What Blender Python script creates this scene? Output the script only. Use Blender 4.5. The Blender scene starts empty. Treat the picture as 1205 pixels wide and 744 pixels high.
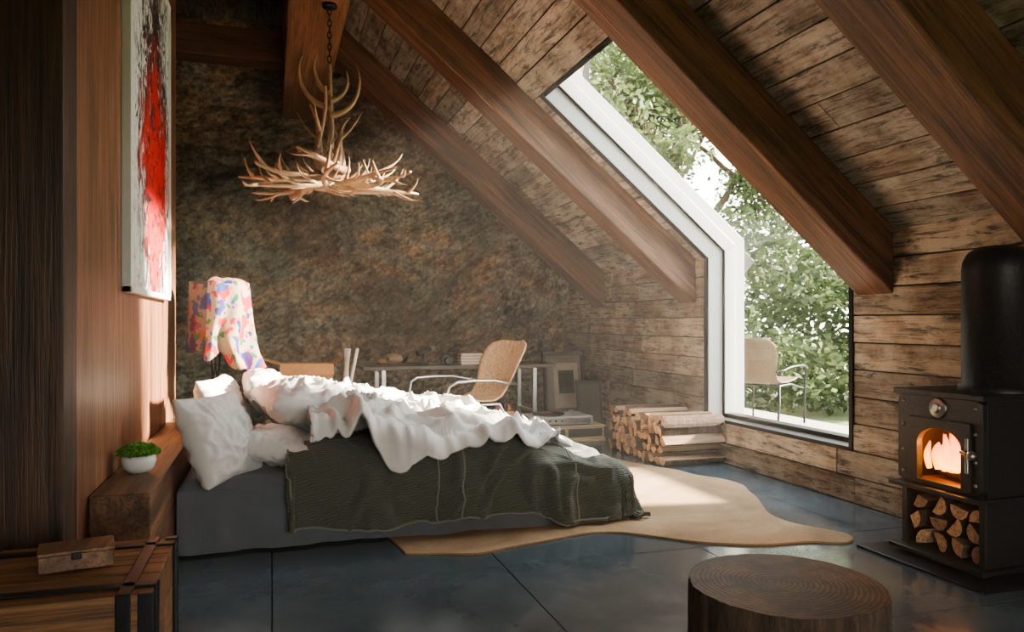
import bpy, bmesh, math, random
from mathutils import Vector, Matrix, noise
random.seed(7)
V=Vector
TH=math.atan(.84); CT=math.cos(TH); ST=math.sin(TH)

# ---------------------------------------------------------------- mesh builder
class MB:
    def __init__(s): s.v=[];s.f=[];s.m=[];s.r=[];s.s=[]
    def add(s,vs,fs,mat=0,rnd=None,smooth=False,M=None):
        o=len(s.v)
        if rnd is None: rnd=random.random()
        for p in vs:
            p=V(p)
            s.v.append(M@p if M is not None else p)
        for f in fs:
            s.f.append([i+o for i in f]); s.m.append(mat); s.r.append(rnd); s.s.append(smooth)
    def box(s,a,b,mat=0,rnd=None,M=None):
        x0,y0,z0=a;x1,y1,z1=b
        s.add([(x0,y0,z0),(x1,y0,z0),(x1,y1,z0),(x0,y1,z0),(x0,y0,z1),(x1,y0,z1),(x1,y1,z1),(x0,y1,z1)],
              [(0,3,2,1),(4,5,6,7),(0,1,5,4),(1,2,6,5),(2,3,7,6),(3,0,4,7)],mat,rnd,False,M)
    def para(s,o,a,b,c,mat=0,rnd=None):
        o,a,b,c=V(o),V(a),V(b),V(c)
        s.add([o,o+a,o+a+b,o+b,o+c,o+a+c,o+a+b+c,o+b+c],
              [(0,3,2,1),(4,5,6,7),(0,1,5,4),(1,2,6,5),(2,3,7,6),(3,0,4,7)],mat,rnd)
    def prism(s,poly,y0,y1,mat=0,rnd=None,M=None):
        n=len(poly)
        vs=[(x,y0,z) for x,z in poly]+[(x,y1,z) for x,z in poly]
        fs=[tuple(range(n)),tuple(range(2*n-1,n-1,-1))]+[(i,(i+1)%n,(i+1)%n+n,i+n) for i in range(n)]
        s.add(vs,fs,mat,rnd,False,M)
    def tube(s,pts,rad,n=8,mat=0,M=None,caps=True,smooth=True,rnd=None,closed=False):
        pts=[V(p) for p in pts]
        if not isinstance(rad,(list,tuple)): rad=[rad]*len(pts)
        vs=[];fs=[];L=len(pts)
        t=(pts[1]-pts[0]).normalized()
        up=V((0,0,1)) if abs(t.z)<.9 else V((1,0,0))
        nrm=t.cross(up).normalized()
        for i,p in enumerate(pts):
            if closed: t=(pts[(i+1)%L]-pts[i-1]).normalized()
            elif i==0: t=(pts[1]-pts[0]).normalized()
            elif i==L-1: t=(pts[-1]-pts[-2]).normalized()
            else: t=(pts[i+1]-pts[i-1]).normalized()
            nrm=(nrm-t*nrm.dot(t))
            if nrm.length<1e-5: nrm=t.orthogonal()
            nrm.normalize(); bn=t.cross(nrm)
            for k in range(n):
                a=2*math.pi*k/n
                vs.append(p+(nrm*math.cos(a)+bn*math.sin(a))*rad[i])
        seg=L if closed else L-1
        for i in range(seg):
            j=(i+1)%L
            for k in range(n):
                fs.append((i*n+k,i*n+(k+1)%n,j*n+(k+1)%n,j*n+k))
        s.add(vs,fs,mat,rnd,smooth,M)
        if caps and not closed:
            s.add(vs[:n],[tuple(range(n-1,-1,-1))],mat,rnd,False,M)
            s.add(vs[-n:],[tuple(range(n))],mat,rnd,False,M)
    def lathe(s,prof,n=32,c=(0,0,0),mat=0,M=None,smooth=True):
        vs=[];fs=[];L=len(prof)
        for r,z in prof:
            for k in range(n):
                a=2*math.pi*k/n
                vs.append((c[0]+r*math.cos(a),c[1]+r*math.sin(a),c[2]+z))
        for i in range(L-1):
            for k in range(n):
                fs.append((i*n+k,i*n+(k+1)%n,(i+1)*n+(k+1)%n,(i+1)*n+k))
        s.add(vs,fs,mat,None,smooth,M)
    def ball(s,c,r,mat=0,n=12,M=None):
        if not isinstance(r,(list,tuple)): r=(r,r,r)
        vs=[];fs=[]
        for i in range(n+1):
            th=math.pi*i/n
            for k in range(n*2):
                a=math.pi*k/n
                vs.append((c[0]+r[0]*math.sin(th)*math.cos(a),c[1]+r[1]*math.sin(th)*math.sin(a),c[2]+r[2]*math.cos(th)))
        for i in range(n):
            for k in range(2*n):
                fs.append((i*2*n+k,i*2*n+(k+1)%(2*n),(i+1)*2*n+(k+1)%(2*n),(i+1)*2*n+k))
        s.add(vs,fs,mat,None,True,M)
    def grid(s,fn,nu,nv,mat=0,M=None,smooth=True):
        vs=[fn(i/nu,j/nv) for i in range(nu+1) for j in range(nv+1)]
        fs=[(i*(nv+1)+j,(i+1)*(nv+1)+j,(i+1)*(nv+1)+j+1,i*(nv+1)+j+1) for i in range(nu) for j in range(nv)]
        s.add(vs,fs,mat,None,smooth,M)
    def build(s,name,mats,bevel=0,origin=None,merge=False,solid=0,subd=0,parent=None,recalc=True):
        o=V(origin) if origin is not None else V((0,0,0))
        me=bpy.data.meshes.new(name)
        me.from_pydata([tuple(p-o) for p in s.v],[],s.f)
        for m in mats: me.materials.append(m)
        me.polygons.foreach_set('material_index',s.m)
        me.polygons.foreach_set('use_smooth',s.s)
        at=me.attributes.new('rnd','FLOAT','FACE')
        at.data.foreach_set('value',s.r)
        if merge or recalc:
            bm=bmesh.new(); bm.from_mesh(me)
            if merge: bmesh.ops.remove_doubles(bm,verts=bm.verts,dist=1e-4)
            if recalc: bmesh.ops.recalc_face_normals(bm,faces=bm.faces)
            bm.to_mesh(me); bm.free()
        me.update()
        ob=bpy.data.objects.new(name,me); bpy.context.collection.objects.link(ob)
        ob.location=o
        if solid:
            md=ob.modifiers.new('solid','SOLIDIFY'); md.thickness=solid; md.offset=0
        if subd:
            md=ob.modifiers.new('sub','SUBSURF'); md.levels=subd; md.render_levels=subd
        if bevel:
            md=ob.modifiers.new('bev','BEVEL'); md.width=bevel; md.segments=2; md.limit_method='ANGLE'; md.angle_limit=math.radians(40)
        if parent: ob.parent=parent
        return ob

# ---------------------------------------------------------------- materials
def base(name,col=(.5,.5,.5),rough=.5,metal=0,**kw):
    m=bpy.data.materials.new(name); m.use_nodes=True
    b=m.node_tree.nodes['Principled BSDF']
    b.inputs['Base Color'].default_value=(*col,1)
    b.inputs['Roughness'].default_value=rough
    b.inputs['Metallic'].default_value=metal
    for k,v in kw.items(): b.inputs[k].default_value=v
    return m,m.node_tree,b
def nd(nt,t,**kw):
    n=nt.nodes.new(t)
    for k,v in kw.items(): setattr(n,k,v)
    return n
def ramp(nt,fac,stops,interp='LINEAR'):
    r=nd(nt,'ShaderNodeValToRGB'); e=r.color_ramp.elements
    r.color_ramp.interpolation=interp
    while len(e)<len(stops): e.new(.5)
    for i,(p,c) in enumerate(stops):
        e[i].position=p
        e[i].color=(c,c,c,1) if isinstance(c,(int,float)) else (*c,1)
    nt.links.new(fac,r.inputs[0]); return r.outputs[0]
def noi(nt,vec,scale,detail=5,rough=.6,dist=0):
    n=nd(nt,'ShaderNodeTexNoise'); n.inputs['Scale'].default_value=scale; n.inputs['Detail'].default_value=detail
    n.inputs['Roughness'].default_value=rough; n.inputs['Distortion'].default_value=dist
    nt.links.new(vec,n.inputs['Vector']); return n.outputs['Fac']
def mapn(nt,vec,scale=(1,1,1),rot=(0,0,0),loc=(0,0,0)):
    m=nd(nt,'ShaderNodeMapping'); m.inputs['Scale'].default_value=scale; m.inputs['Rotation'].default_value=rot
    m.inputs['Location'].default_value=loc
    nt.links.new(vec,m.inputs['Vector']); return m.outputs[0]
def mix(nt,a,b,fac,mode='MIX'):
    m=nd(nt,'ShaderNodeMixRGB',blend_type=mode)
    for i,x in ((0,fac),(1,a),(2,b)):
        if isinstance(x,(int,float)): m.inputs[i].default_value=x if i==0 else (x,x,x,1)
        elif isinstance(x,tuple): m.inputs[i].default_value=(*x,1)
        else: nt.links.new(x,m.inputs[i])
    return m.outputs[0]
def mth(nt,op,a,b=0.0):
    m=nd(nt,'ShaderNodeMath',operation=op)
    for i,x in ((0,a),(1,b)):
        if isinstance(x,(int,float)): m.inputs[i].default_value=x
        else: nt.links.new(x,m.inputs[i])
    return m.outputs[0]
def bump(nt,b,h,strength=.3,dist=.02):
    n=nd(nt,'ShaderNodeBump'); n.inputs['Strength'].default_value=strength; n.inputs['Distance'].default_value=dist
    nt.links.new(h,n.inputs['Height']); nt.links.new(n.outputs[0],b.inputs['Normal'])
def objco(nt): return nd(nt,'ShaderNodeTexCoord').outputs['Object']
def wood(name,dark,light,axis='Y',rough=.55,bs=.4,rot=(0,0,0),var=.5,weather=0,sc=1.0,gray=None):
    m,nt,b=base(name,light,rough)
    at=nd(nt,'ShaderNodeAttribute',attribute_name='rnd').outputs['Fac']
    vm=nd(nt,'ShaderNodeVectorMath',operation='MULTIPLY_ADD')
    nt.links.new(at,vm.inputs[0]); vm.inputs[1].default_value=(7,13,17); nt.links.new(objco(nt),vm.inputs[2])
    vec=mapn(nt,vm.outputs[0],rot=rot)
    i='XYZ'.index(axis)
    s1=[9*sc]*3; s1[i]=.7*sc
    s2=[70*sc]*3; s2[i]=2.2*sc
    n1=noi(nt,mapn(nt,vec,tuple(s1)),1,6,.65,1.2)
    n2=noi(nt,mapn(nt,vec,tuple(s2)),1,4,.7,.3)
    c=ramp(nt,n1,[(.3,dark),(.55,tuple((a+d)/2 for a,d in zip(light,dark))),(.75,light)])
    c=mix(nt,c,ramp(nt,n2,[(.34,.28),(.52,1.05)]),.85,'MULTIPLY')
    if weather:
        n3=noi(nt,mapn(nt,vec,(3,3,3)),1,6,.7)
        c=mix(nt,c,gray or (.30,.27,.22),mth(nt,'MULTIPLY',ramp(nt,n3,[(.40,0),(.60,1)]),weather))
        s4=[30]*3; s4[i]=4
        n4=noi(nt,mapn(nt,vec,tuple(s4)),1,6,.8,.6)
        c=mix(nt,c,ramp(nt,n4,[(.38,.08),(.5,1)]),.9,'MULTIPLY')
        n2=mix(nt,n2,n4,.6)
    hs=nd(nt,'ShaderNodeHueSaturation'); nt.links.new(c,hs.inputs['Color'])
    nt.links.new(mth(nt,'ADD',mth(nt,'MULTIPLY',at,var),1-var/2),hs.inputs['Value'])
    nt.links.new(hs.outputs[0],b.inputs['Base Color'])
    bump(nt,b,mix(nt,n1,n2,.6),bs,.012)
    return m
def plain(name,col,rough=.5,metal=0,nz=0,nsc=20,var=.3,**kw):
    m,nt,b=base(name,col,rough,metal,**kw)
    n=noi(nt,objco(nt),nsc,5,.6)
    c=mix(nt,tuple(x*(1-var) for x in col),tuple(min(1,x*(1+var)) for x in col),n)
    nt.links.new(c,b.inputs['Base Color'])
    if nz: bump(nt,b,n,nz,.01)
    return m
def cloth(name,col,weave=400,rough=.9,wave=False,bs=.15,var=.12):
    m,nt,b=base(name,col,rough)
    b.inputs['Sheen Weight'].default_value=.2
    oc=objco(nt)
    n=noi(nt,oc,weave,2,.5); n1=noi(nt,oc,6,4,.6)
    c=mix(nt,tuple(x*(1-var) for x in col),tuple(min(1,x*(1+var)) for x in col),n1)
    h=n
    if wave:
        w=nd(nt,'ShaderNodeTexWave',wave_type='BANDS',bands_direction='Z'); w.inputs['Scale'].default_value=17
        w.inputs['Distortion'].default_value=7; w.inputs['Detail'].default_value=2; w.inputs['Detail Scale'].default_value=1.0
        nt.links.new(mapn(nt,oc,(1,1.4,1.6),(.5,.2,0)),w.inputs['Vector'])
        c=mix(nt,c,tuple(x*.4 for x in col),mth(nt,'MULTIPLY',w.outputs['Fac'],.75)); h=w.outputs['Fac']
    nt.links.new(c,b.inputs['Base Color']); bump(nt,b,h,bs,.004)
    return m

W_wall=wood('weathered_planks',(.12,.068,.038),(.54,.39,.26),'Y',.7,.9,var=.65,weather=.7,gray=(.54,.46,.36))
W_roof=wood('weathered_roof_planks',(.13,.08,.052),(.54,.42,.31),'Y',.7,.9,var=.65,weather=.75,gray=(.55,.49,.41))
W_beam=wood('beam_wood',(.060,.025,.012),(.38,.18,.095),'X',.5,.8,rot=(0,-TH,0),var=.2)
W_ridge=wood('ridge_beam_wood',(.07,.03,.015),(.40,.19,.10),'Y',.55,.7,var=.2)
W_cross=wood('cross_beam_wood',(.05,.02,.011),(.28,.12,.06),'X',.55,.5,var=.2)
W_panel=wood('panel_wood',(.08,.033,.017),(.38,.18,.10),'Z',.4,.5,var=.2)
W_pillar=wood('dark_pillar_wood',(.016,.008,.005),(.11,.052,.03),'Z',.5,.6,var=.2)
W_ledge=wood('ledge_wood',(.05,.022,.012),(.28,.14,.07),'Y',.45,.3,var=.2)
W_chest=wood('chest_wood',(.08,.034,.014),(.42,.21,.09),'X',.45,.7,var=.3)
W_desk=wood('desk_wood',(.06,.05,.04),(.3,.25,.19),'X',.4,.2)
W_ply=wood('chair_ply',(.55,.34,.18),(.80,.55,.32),'Z',.4,.05,var=.1)
metal_dark=plain('dark_metal',(.03,.03,.032),.4,.8)
iron=plain('cast_iron',(.034,.033,.034),.42,.6,nz=.25,nsc=60)
steel=plain('steel',(.6,.6,.6),.3,1)
black=plain('matte_black',(.015,.015,.016),.5)
white_paint=plain('white_frame_paint',(.60,.62,.61),.4,var=.05)
frame_paint=plain('light_grey_frame',(.36,.37,.37),.4,var=.05)
cream=plain('cream_paper',(.75,.7,.6),.7)
card=plain('cardboard',(.60,.30,.12),.7)
bone=plain('antler_bone',(.27,.175,.10),.45,0,nz=.3,nsc=18,var=.75)
white_cloth=cloth('white_linen',(.66,.65,.64),var=.04,bs=.1)
grey_cloth=cloth('grey_linen',(.12,.132,.152),weave=130,bs=.8,var=.35)
green_cloth=cloth('green_quilt',(.108,.122,.096),wave=True,bs=.6)
green_trim=cloth('quilt_trim',(.21,.23,.18))
def bark_m():
    m,nt,b=base('bark',(.1,.06,.04),.9)
    v=mapn(nt,objco(nt),(14,14,3)); n=noi(nt,v,1.4,8,.75,.8)
    nt.links.new(ramp(nt,n,[(.35,(.012,.008,.006)),(.55,(.085,.052,.032)),(.75,(.2,.13,.085))]),b.inputs['Base Color'])
    bump(nt,b,n,1,.03); return m
bark=bark_m()
def end_m(name,k=1.0):
    m,nt,b=base(name,(.5,.3,.15),.6)
    oc=objco(nt)
    w=nd(nt,'ShaderNodeTexWave',wave_type='RINGS',rings_direction='Z'); w.inputs['Scale'].default_value=24
    w.inputs['Distortion'].default_value=3.5; w.inputs['Detail'].default_value=5; w.inputs['Detail Scale'].default_value=2
    nt.links.new(mapn(nt,oc,loc=(.03,-.02,0)),w.inputs['Vector'])
    n=noi(nt,oc,9,8,.75); n5=noi(nt,oc,3,4,.6)
    c=mix(nt,(.15*k,.056*k,.022*k),(.34*k,.145*k,.060*k),w.outputs['Fac'])
    c=mix(nt,c,ramp(nt,n,[(.35,.25),(.65,1)]),.85,'MULTIPLY')
    c=mix(nt,c,ramp(nt,n5,[(.35,.5),(.65,1.2)]),.8,'MULTIPLY')
    nt.links.new(c,b.inputs['Base Color']); bump(nt,b,mix(nt,w.outputs['Fac'],n,.7),.35,.004); return m
stump_top=end_m('stump_rings',.9)
log_end=wood('log_end',(.42,.21,.10),(.78,.50,.29),'X',.7,.3,var=.6)
log_side=wood('split_log_side',(.16,.09,.05),(.52,.34,.21),'X',.8,.6,var=.7)
def rock_m():
    m,nt,b=base('rock',(.1,.08,.05),.7)
    oc=objco(nt)
    n1=noi(nt,mapn(nt,oc,(1,1,1.8),(0,.5,0)),.7,8,.6,.3); n2=noi(nt,oc,1.6,6,.6); n3=noi(nt,oc,30,6,.75); n4=noi(nt,mapn(nt,oc,loc=(9,3,5)),.9,6,.6); n6=noi(nt,oc,7,8,.75)
    c=ramp(nt,n1,[(.3,(.20,.135,.09)),(.43,(.40,.26,.16)),(.52,(.37,.32,.24)),(.62,(.56,.34,.19)),(.75,(.54,.48,.39))])
    c=mix(nt,c,(.29,.31,.22),ramp(nt,n4,[(.48,0),(.60,.8)]))
    c=mix(nt,c,ramp(nt,n2,[(.36,.40),(.48,.9),(.60,1.3)]),.8,'MULTIPLY')
    c=mix(nt,c,ramp(nt,n6,[(.40,.30),(.50,1.0),(.62,1.4)]),.8,'MULTIPLY')
    c=mix(nt,c,ramp(nt,n3,[(.38,.5),(.58,1.2)]),.7,'MULTIPLY')
    gp=nd(nt,'ShaderNodeNewGeometry').outputs['Pointiness']  # hollows darkened and high spots lightened, shading put into the rock colour
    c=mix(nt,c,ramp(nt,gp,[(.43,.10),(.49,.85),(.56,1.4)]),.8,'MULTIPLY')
    nt.links.new(c,b.inputs['Base Color'])
    bump(nt,b,mix(nt,n6,n3,.4),1,.06); return m
rock=rock_m()
def floor_m():
    m,nt,b=base('polished_slate_tiles',(.05,.07,.09),.25)
    oc=objco(nt)
    n=noi(nt,oc,1.1,8,.65,.4); n2=noi(nt,oc,5,8,.7)
    c=ramp(nt,n,[(.3,(.050,.070,.084)),(.6,(.090,.120,.140)),(.8,(.16,.195,.215))])
    c=mix(nt,c,ramp(nt,n2,[(.3,.75),(.7,1.15)]),.6,'MULTIPLY')
    nt.links.new(c,b.inputs['Base Color'])
    nt.links.new(ramp(nt,n2,[(.3,.07),(.7,.24)]),b.inputs['Roughness'])
    b.inputs['Specular IOR Level'].default_value=.9
    bump(nt,b,n2,.03,.01); return m
floor_mat=floor_m()
grout=plain('floor_joint',(.015,.017,.02),.8)
def rug_m():
    m,nt,b=base('cowhide',(.5,.36,.2),.95)
    oc=objco(nt); n=noi(nt,oc,1.6,6,.6,.5); n2=noi(nt,oc,120,3,.6)
    c=ramp(nt,n,[(.32,(.25,.16,.085)),(.55,(.40,.27,.155)),(.75,(.55,.42,.27))])
    c=mix(nt,c,ramp(nt,n2,[(.3,.65),(.7,1.1)]),.7,'MULTIPLY')
    nt.links.new(c,b.inputs['Base Color']); bump(nt,b,n2,.6,.005); return m
def floral_m(name,bg,k):
    m,nt,b=base(name,(.8,.75,.65),.9)
    oc=objco(nt)
    no=nd(nt,'ShaderNodeTexNoise'); no.inputs['Scale'].default_value=14; nt.links.new(oc,no.inputs['Vector'])
    wv=mix(nt,oc,no.outputs['Color'],.10)
    def layer(sc,loc,stops,th):
        vo=nd(nt,'ShaderNodeTexVoronoi'); vo.inputs['Scale'].default_value=sc
        nt.links.new(mapn(nt,wv,(1,1,.75),loc=loc),vo.inputs['Vector'])
        sp=nd(nt,'ShaderNodeSeparateColor'); nt.links.new(vo.outputs['Color'],sp.inputs[0])
        stops=[(p,tuple(x*k for x in c)) for p,c in stops]
        return ramp(nt,sp.outputs[0],stops,'CONSTANT'),ramp(nt,vo.outputs['Distance'],[(th,1),(th+.05,0)])
    c1,f1=layer(13,(.2,0,.1),[(0,(.36,.003,.006)),(.28,(.010,.014,.12)),(.46,(.30,.006,.035)),(.64,(.05,.004,.08)),(.80,(.03,.04,.18))],.47)
    c2,f2=layer(24,(3,1,2),[(0,(.02,.05,.20)),(.25,(.02,.10,.035)),(.5,(.40,.08,.006)),(.7,(.28,.006,.03)),(.85,(.04,.12,.05))],.34)
    c=mix(nt,bg,c2,f2); c=mix(nt,c,c1,f1)
    nt.links.new(c,b.inputs['Base Color'])
    return m
def leaf_m(name,c1,c2):
    m,nt,b=base(name,c1,.6)
    at=nd(nt,'ShaderNodeAttribute',attribute_name='rnd').outputs['Fac']
    c=mix(nt,c1,c2,at)
    nt.links.new(c,b.inputs['Base Color'])
    tr=nd(nt,'ShaderNodeBsdfTranslucent'); nt.links.new(c,tr.inputs[0])
    ms=nd(nt,'ShaderNodeMixShader'); ms.inputs[0].default_value=.45
    nt.links.new(b.outputs[0],ms.inputs[1]); nt.links.new(tr.outputs[0],ms.inputs[2])
    nt.links.new(ms.outputs[0],nt.nodes['Material Output'].inputs[0]); return m
leafA=leaf_m('leaves',(.035,.065,.022),(.15,.19,.07))
leafC=leaf_m('hedge_leaves',(.025,.05,.02),(.12,.155,.065))
leafB=leaf_m('plant_leaves',(.06,.22,.03),(.22,.45,.08))
def glass_m():
    m,nt,b=base('window_glass')
    t=nd(nt,'ShaderNodeBsdfTransparent'); g=nd(nt,'ShaderNodeBsdfGlossy'); g.inputs['Roughness'].default_value=.0
    lw=nd(nt,'ShaderNodeLayerWeight'); lw.inputs[0].default_value=.5
    ms=nd(nt,'ShaderNodeMixShader')
    nt.links.new(mth(nt,'ADD',mth(nt,'MULTIPLY',mth(nt,'POWER',lw.outputs['Facing'],4.0),.4),.06),ms.inputs[0])
    nt.links.new(t.outputs[0],ms.inputs[1]); nt.links.new(g.outputs[0],ms.inputs[2])
    nt.links.new(ms.outputs[0],nt.nodes['Material Output'].inputs[0]); return m
glass=glass_m()

# ---------------------------------------------------------------- room shell
YB,YF=8.75,-1.6
XR,ZK=3.4,1.64
WY0,WY1,WZ0,WX2=3.82,5.47,.32,1.96
def roofz(x): return ZK+.84*(XR-x)
m=MB(); 
m.box((-1.9,YF-.2,-.12),(3.75,YB+.4,-.004),1)
ys=[-1.9,-.7,.3,1.3,2.3,3.3,4.3,5.3,6.3,7.3,8.3,9.1]
xs=[-1.9,-1,0,1,2,3,3.75]
for i in range(len(xs)-1):
    for j in range(len(ys)-1):
        m.box((xs[i]+.003,ys[j]+.003,-.004),(xs[i+1]-.003,ys[j+1]-.003,0),0)
m.build('floor',[floor_mat,grout])
def splits(y0,y1):
    r=[y0]; 
    while r[-1]<y1:
        n=r[-1]+random.uniform(1.1,2.6)
        if y1-n<.5: n=y1
        r.append(min(n,y1))
    return r
m=MB()
T=.30
m.box((XR,YF,-.1),(XR+T,YB+.3,WZ0),1)
m.box((XR,YF,WZ0),(XR+T,WY0,ZK),1)
m.box((XR,WY1,WZ0),(XR+T,YB+.3,ZK),1)
rows=[0,.16,.32]+[.32+.165*i for i in range(1,9)]
for a,b in zip(rows[:-1],rows[1:]):
    spans=[(YF,YB)] if b<=WZ0+1e-4 else [(YF,WY0),(WY1,YB)]
    for s0,s1 in spans:
        sp=splits(s0,s1)
        for c,d in zip(sp[:-1],sp[1:]):
            t=random.uniform(.018,.026)
            m.box((XR-t,c+.002,a+.004),(XR,d-.002,b-.004),0)
m.build('wall_right',[W_wall,black],bevel=.003)
m=MB()
U=V((-CT,0,ST)); Nn=V((ST,0,CT)); 
def slab(s0,s1,y0,y1):
    o=V((XR,y0,ZK))+U*s0
    m.para(o,U*(s1-s0),V((0,y1-y0,0)),Nn*.26,1)
SL=4.1; SW=(XR-WX2)/CT
slab(-.35,SL,YF,WY0); slab(-.35,SL,WY1,YB+.3); slab(SW,SL,WY0,WY1)
nr=[SW*i/10 for i in range(11)]; 
while nr[-1]<SL: nr.append(nr[-1]+SW/10)
for a,b in zip(nr[:-1],nr[1:]):
    spans=[(YF,YB)] if a>=SW-1e-4 else [(YF,WY0),(WY1,YB)]
    for s0,s1 in spans:
        sp=splits(s0,s1)
        for c,d in zip(sp[:-1],sp[1:]):
            t=random.uniform(.018,.026)
            o=V((XR,c+.002,ZK))+U*(a+.004)-Nn*t
            m.para(o,U*(b-a-.008),V((0,d-c-.004,0)),Nn*t,0)
m.build('ceiling_sloped',[W_roof,black],bevel=.003)
ZC=4.22
m=MB()
m.box((-1.95,YF-.2,ZC+.02),(.40,YB+.3,ZC+.3),1)
x=-1.9
while x<.35:
    m.box((x,YF,ZC),(x+.17,YB,ZC+.02),0); x+=.175
m.build('ceiling',[W_roof,black])
def beam(y0,w,name='ceiling_beam'):
    m=MB()
    zb=lambda x:1.263+.84*(3.375-x)
    zt=lambda x:roofz(x)-.022
    x0,x1=3.375,.48
    m.prism([(x0,zb(x0)),(x0,zt(x0)),(x1,zt(x1)),(x1,zb(x1))],y0,y0+w,0,random.random())
    return m.build(name,[W_beam],bevel=.012)
for y0,w in ((7.45,.28),(5.63,.26),(3.50,.29),(2.24,.30),(.6,.3)): beam(y0,w)
m=MB(); m.box((.10,YF,3.25),(.50,YB-.35,4.22),0); m.build('ridge_beam',[W_ridge],bevel=.012)
m=MB(); m.box((-1.7,7.35,3.50),(.10,7.6,3.78),0); m.build('cross_beam',[W_cross],bevel=.01)
m=MB(); m.box((-1.7,5.95,3.78),(.10,6.2,4.06),0); m.build('cross_beam.001',[W_cross],bevel=.01)
# back rock wall
def ridged(p): return 1-abs(noise.noise(p))*2
m=MB()
def rk(u,v):
    x=-1.85+u*5.4; z=-.08+v*4.5
    w=.40*noise.noise(V((x*.6,3,z*.6)))
    q=V((x*.75+z*.45+w,1.7,z*1.25-x*.55+w))
    vd=noise.voronoi(q*.8)[0]; g=vd[1]-vd[0]
    q2=q*2.0+V((noise.noise(q*2),0,noise.noise(q*2+V((6,6,6)))))*.35
    ve=noise.voronoi(q2)[0]; g2=ve[1]-ve[0]
    d=.50*noise.noise(q*.6)+.40*(min(g,.40)-.15)
    d+=.10*(min(g2,.22)-.12)+.05*(noise.cell(q2*1.0+V((.5,.5,.5)))-.5)*0
    d+=.13*noise.noise(q*2.4)+.075*noise.noise(q*5)+.040*noise.noise(q*10)+.022*noise.noise(q*20)+.010*noise.noise(q*45)
    y=8.55-.60*max(-.28,d+.03)
    y-=.16*math.exp(-((x-2.7)**2)/.25-((z-.5)**2)/.6)
    if z<.9: y=y-.05*(.9-z)
    return (x,min(max(y,7.95),8.74),z)
m.grid(rk,420,350,0)
m.box((-1.95,YB,-.1),(3.75,YB+.3,5.2),1)
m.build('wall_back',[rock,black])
m=MB()
m.box((-1.95,2.97,-.1),(-1.75,YB+.2,ZC+.1),1)
m.box((-1.05,YF,-.1),(-.87,2.99,ZC+.1),1)
z=0
while z<ZC:
    m.box((-.87,YF,z+.003),(-.85,2.985,min(z+.197,ZC)),0); z+=.2
m.build('wall_left',[W_wall,black])
m=MB()
m.box((-1.75,3.0,0),(-.665,5.86,ZC),1)
y=2.99
while y<5.87:
    m.box((-.665,y,0),(-.65,min(y+.718,5.88),ZC),0); y+=.722
m.box((-1.75,5.86,0),(-.665,5.88,ZC),0)
m.build('wall_panelled',[W_panel,black],bevel=.002)
m=MB(); m.box((-.87,2.80,0),(-.645,2.985,ZC),0); m.build('wall_pillar',[W_pillar],bevel=.008)
m=MB()
fx0,fx1,fz0,fz1=-.2,2.7,.35,1.95  # unseen window opening added behind the camera to let in fill light
m.box((-1.05,YF-.2,-.1),(fx0,YF,5.0),0); m.box((fx1,YF-.2,-.1),(3.7,YF,5.0),0)
m.box((fx0,YF-.2,-.1),(fx1,YF,fz0),0); m.box((fx0,YF-.2,fz1),(fx1,YF,5.0),0)
m.build('wall_front',[W_wall])
m=MB()
for a,b in (((fx0,YF-.14,fz0),(fx0+.06,YF-.06,fz1)),((fx1-.06,YF-.14,fz0),(fx1,YF-.06,fz1)),((fx0,YF-.14,fz0),(fx1,YF-.06,fz0+.06)),((fx0,YF-.14,fz1-.06),(fx1,YF-.06,fz1)),((1.22,YF-.14,fz0),(1.28,YF-.06,fz1))):
    m.box(a,b,0)
m.build('fill_window',[white_paint])

def off(d):
    p0=(XR+d,WZ0); p1=(XR+d,ZK+(1/CT-.84)*d)
    p2=(WX2+ST*d,roofz(WX2)+CT*d)
    return p0,p1,p2
win=bpy.data.objects.new('window_1',None); bpy.context.collection.objects.link(win)
def bent(m,d0,d1,y0,y1,mat,e0=0,e1=0):
    a=off(d0);b=off(d1)
    m.prism([a[0],a[1],b[1],b[0]],y0,y1,mat)
    m.prism([a[1],a[2],b[2],b[1]],y0,y1,mat)
m=MB()
bent(m,-.035,.30,WY1-.05,WY1+.002,0)
bent(m,.10,.20,WY1-.075,WY1-.05,0)
m.build('jamb_far',[frame_paint],parent=win,bevel=.004)
m=MB()
bent(m,-.035,.30,WY0-.002,WY0+.03,0)
bent(m,.10,.20,WY0+.03,WY0+.06,0)
m.box((XR-.035,WY0,WZ0-.004),(XR+.30,WY1,WZ0+.022),0)
m.box((XR+.10,WY0,WZ0+.02),(XR+.20,WY1,WZ0+.05),0)
bent(m,.092,.100,WY1-.082,WY1-.05,0)
bent(m,-.042,-.035,WY1-.05,WY1+.01,0)
a=off(-.035)[2]
o=V((a[0],WY0,a[1])); m.para(o,V((0,WY1-WY0,0)),Nn*.335,-U*.035,0)
m.build('frame_dark',[metal_dark],parent=win,bevel=.003)
m=MB()
g=off(.15)
m.add([(g[0][0],WY0+.03,g[0][1]),(g[0][0],WY1-.05,g[0][1]),(g[1][0],WY1-.05,g[1][1]),(g[1][0],WY0+.03,g[1][1]),(g[2][0],WY1-.05,g[2][1]),(g[2][0],WY0+.03,g[2][1])],[(0,1,2,3),(3,2,4,5)],0)
m.build('pane',[glass],parent=win,recalc=False)

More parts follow.
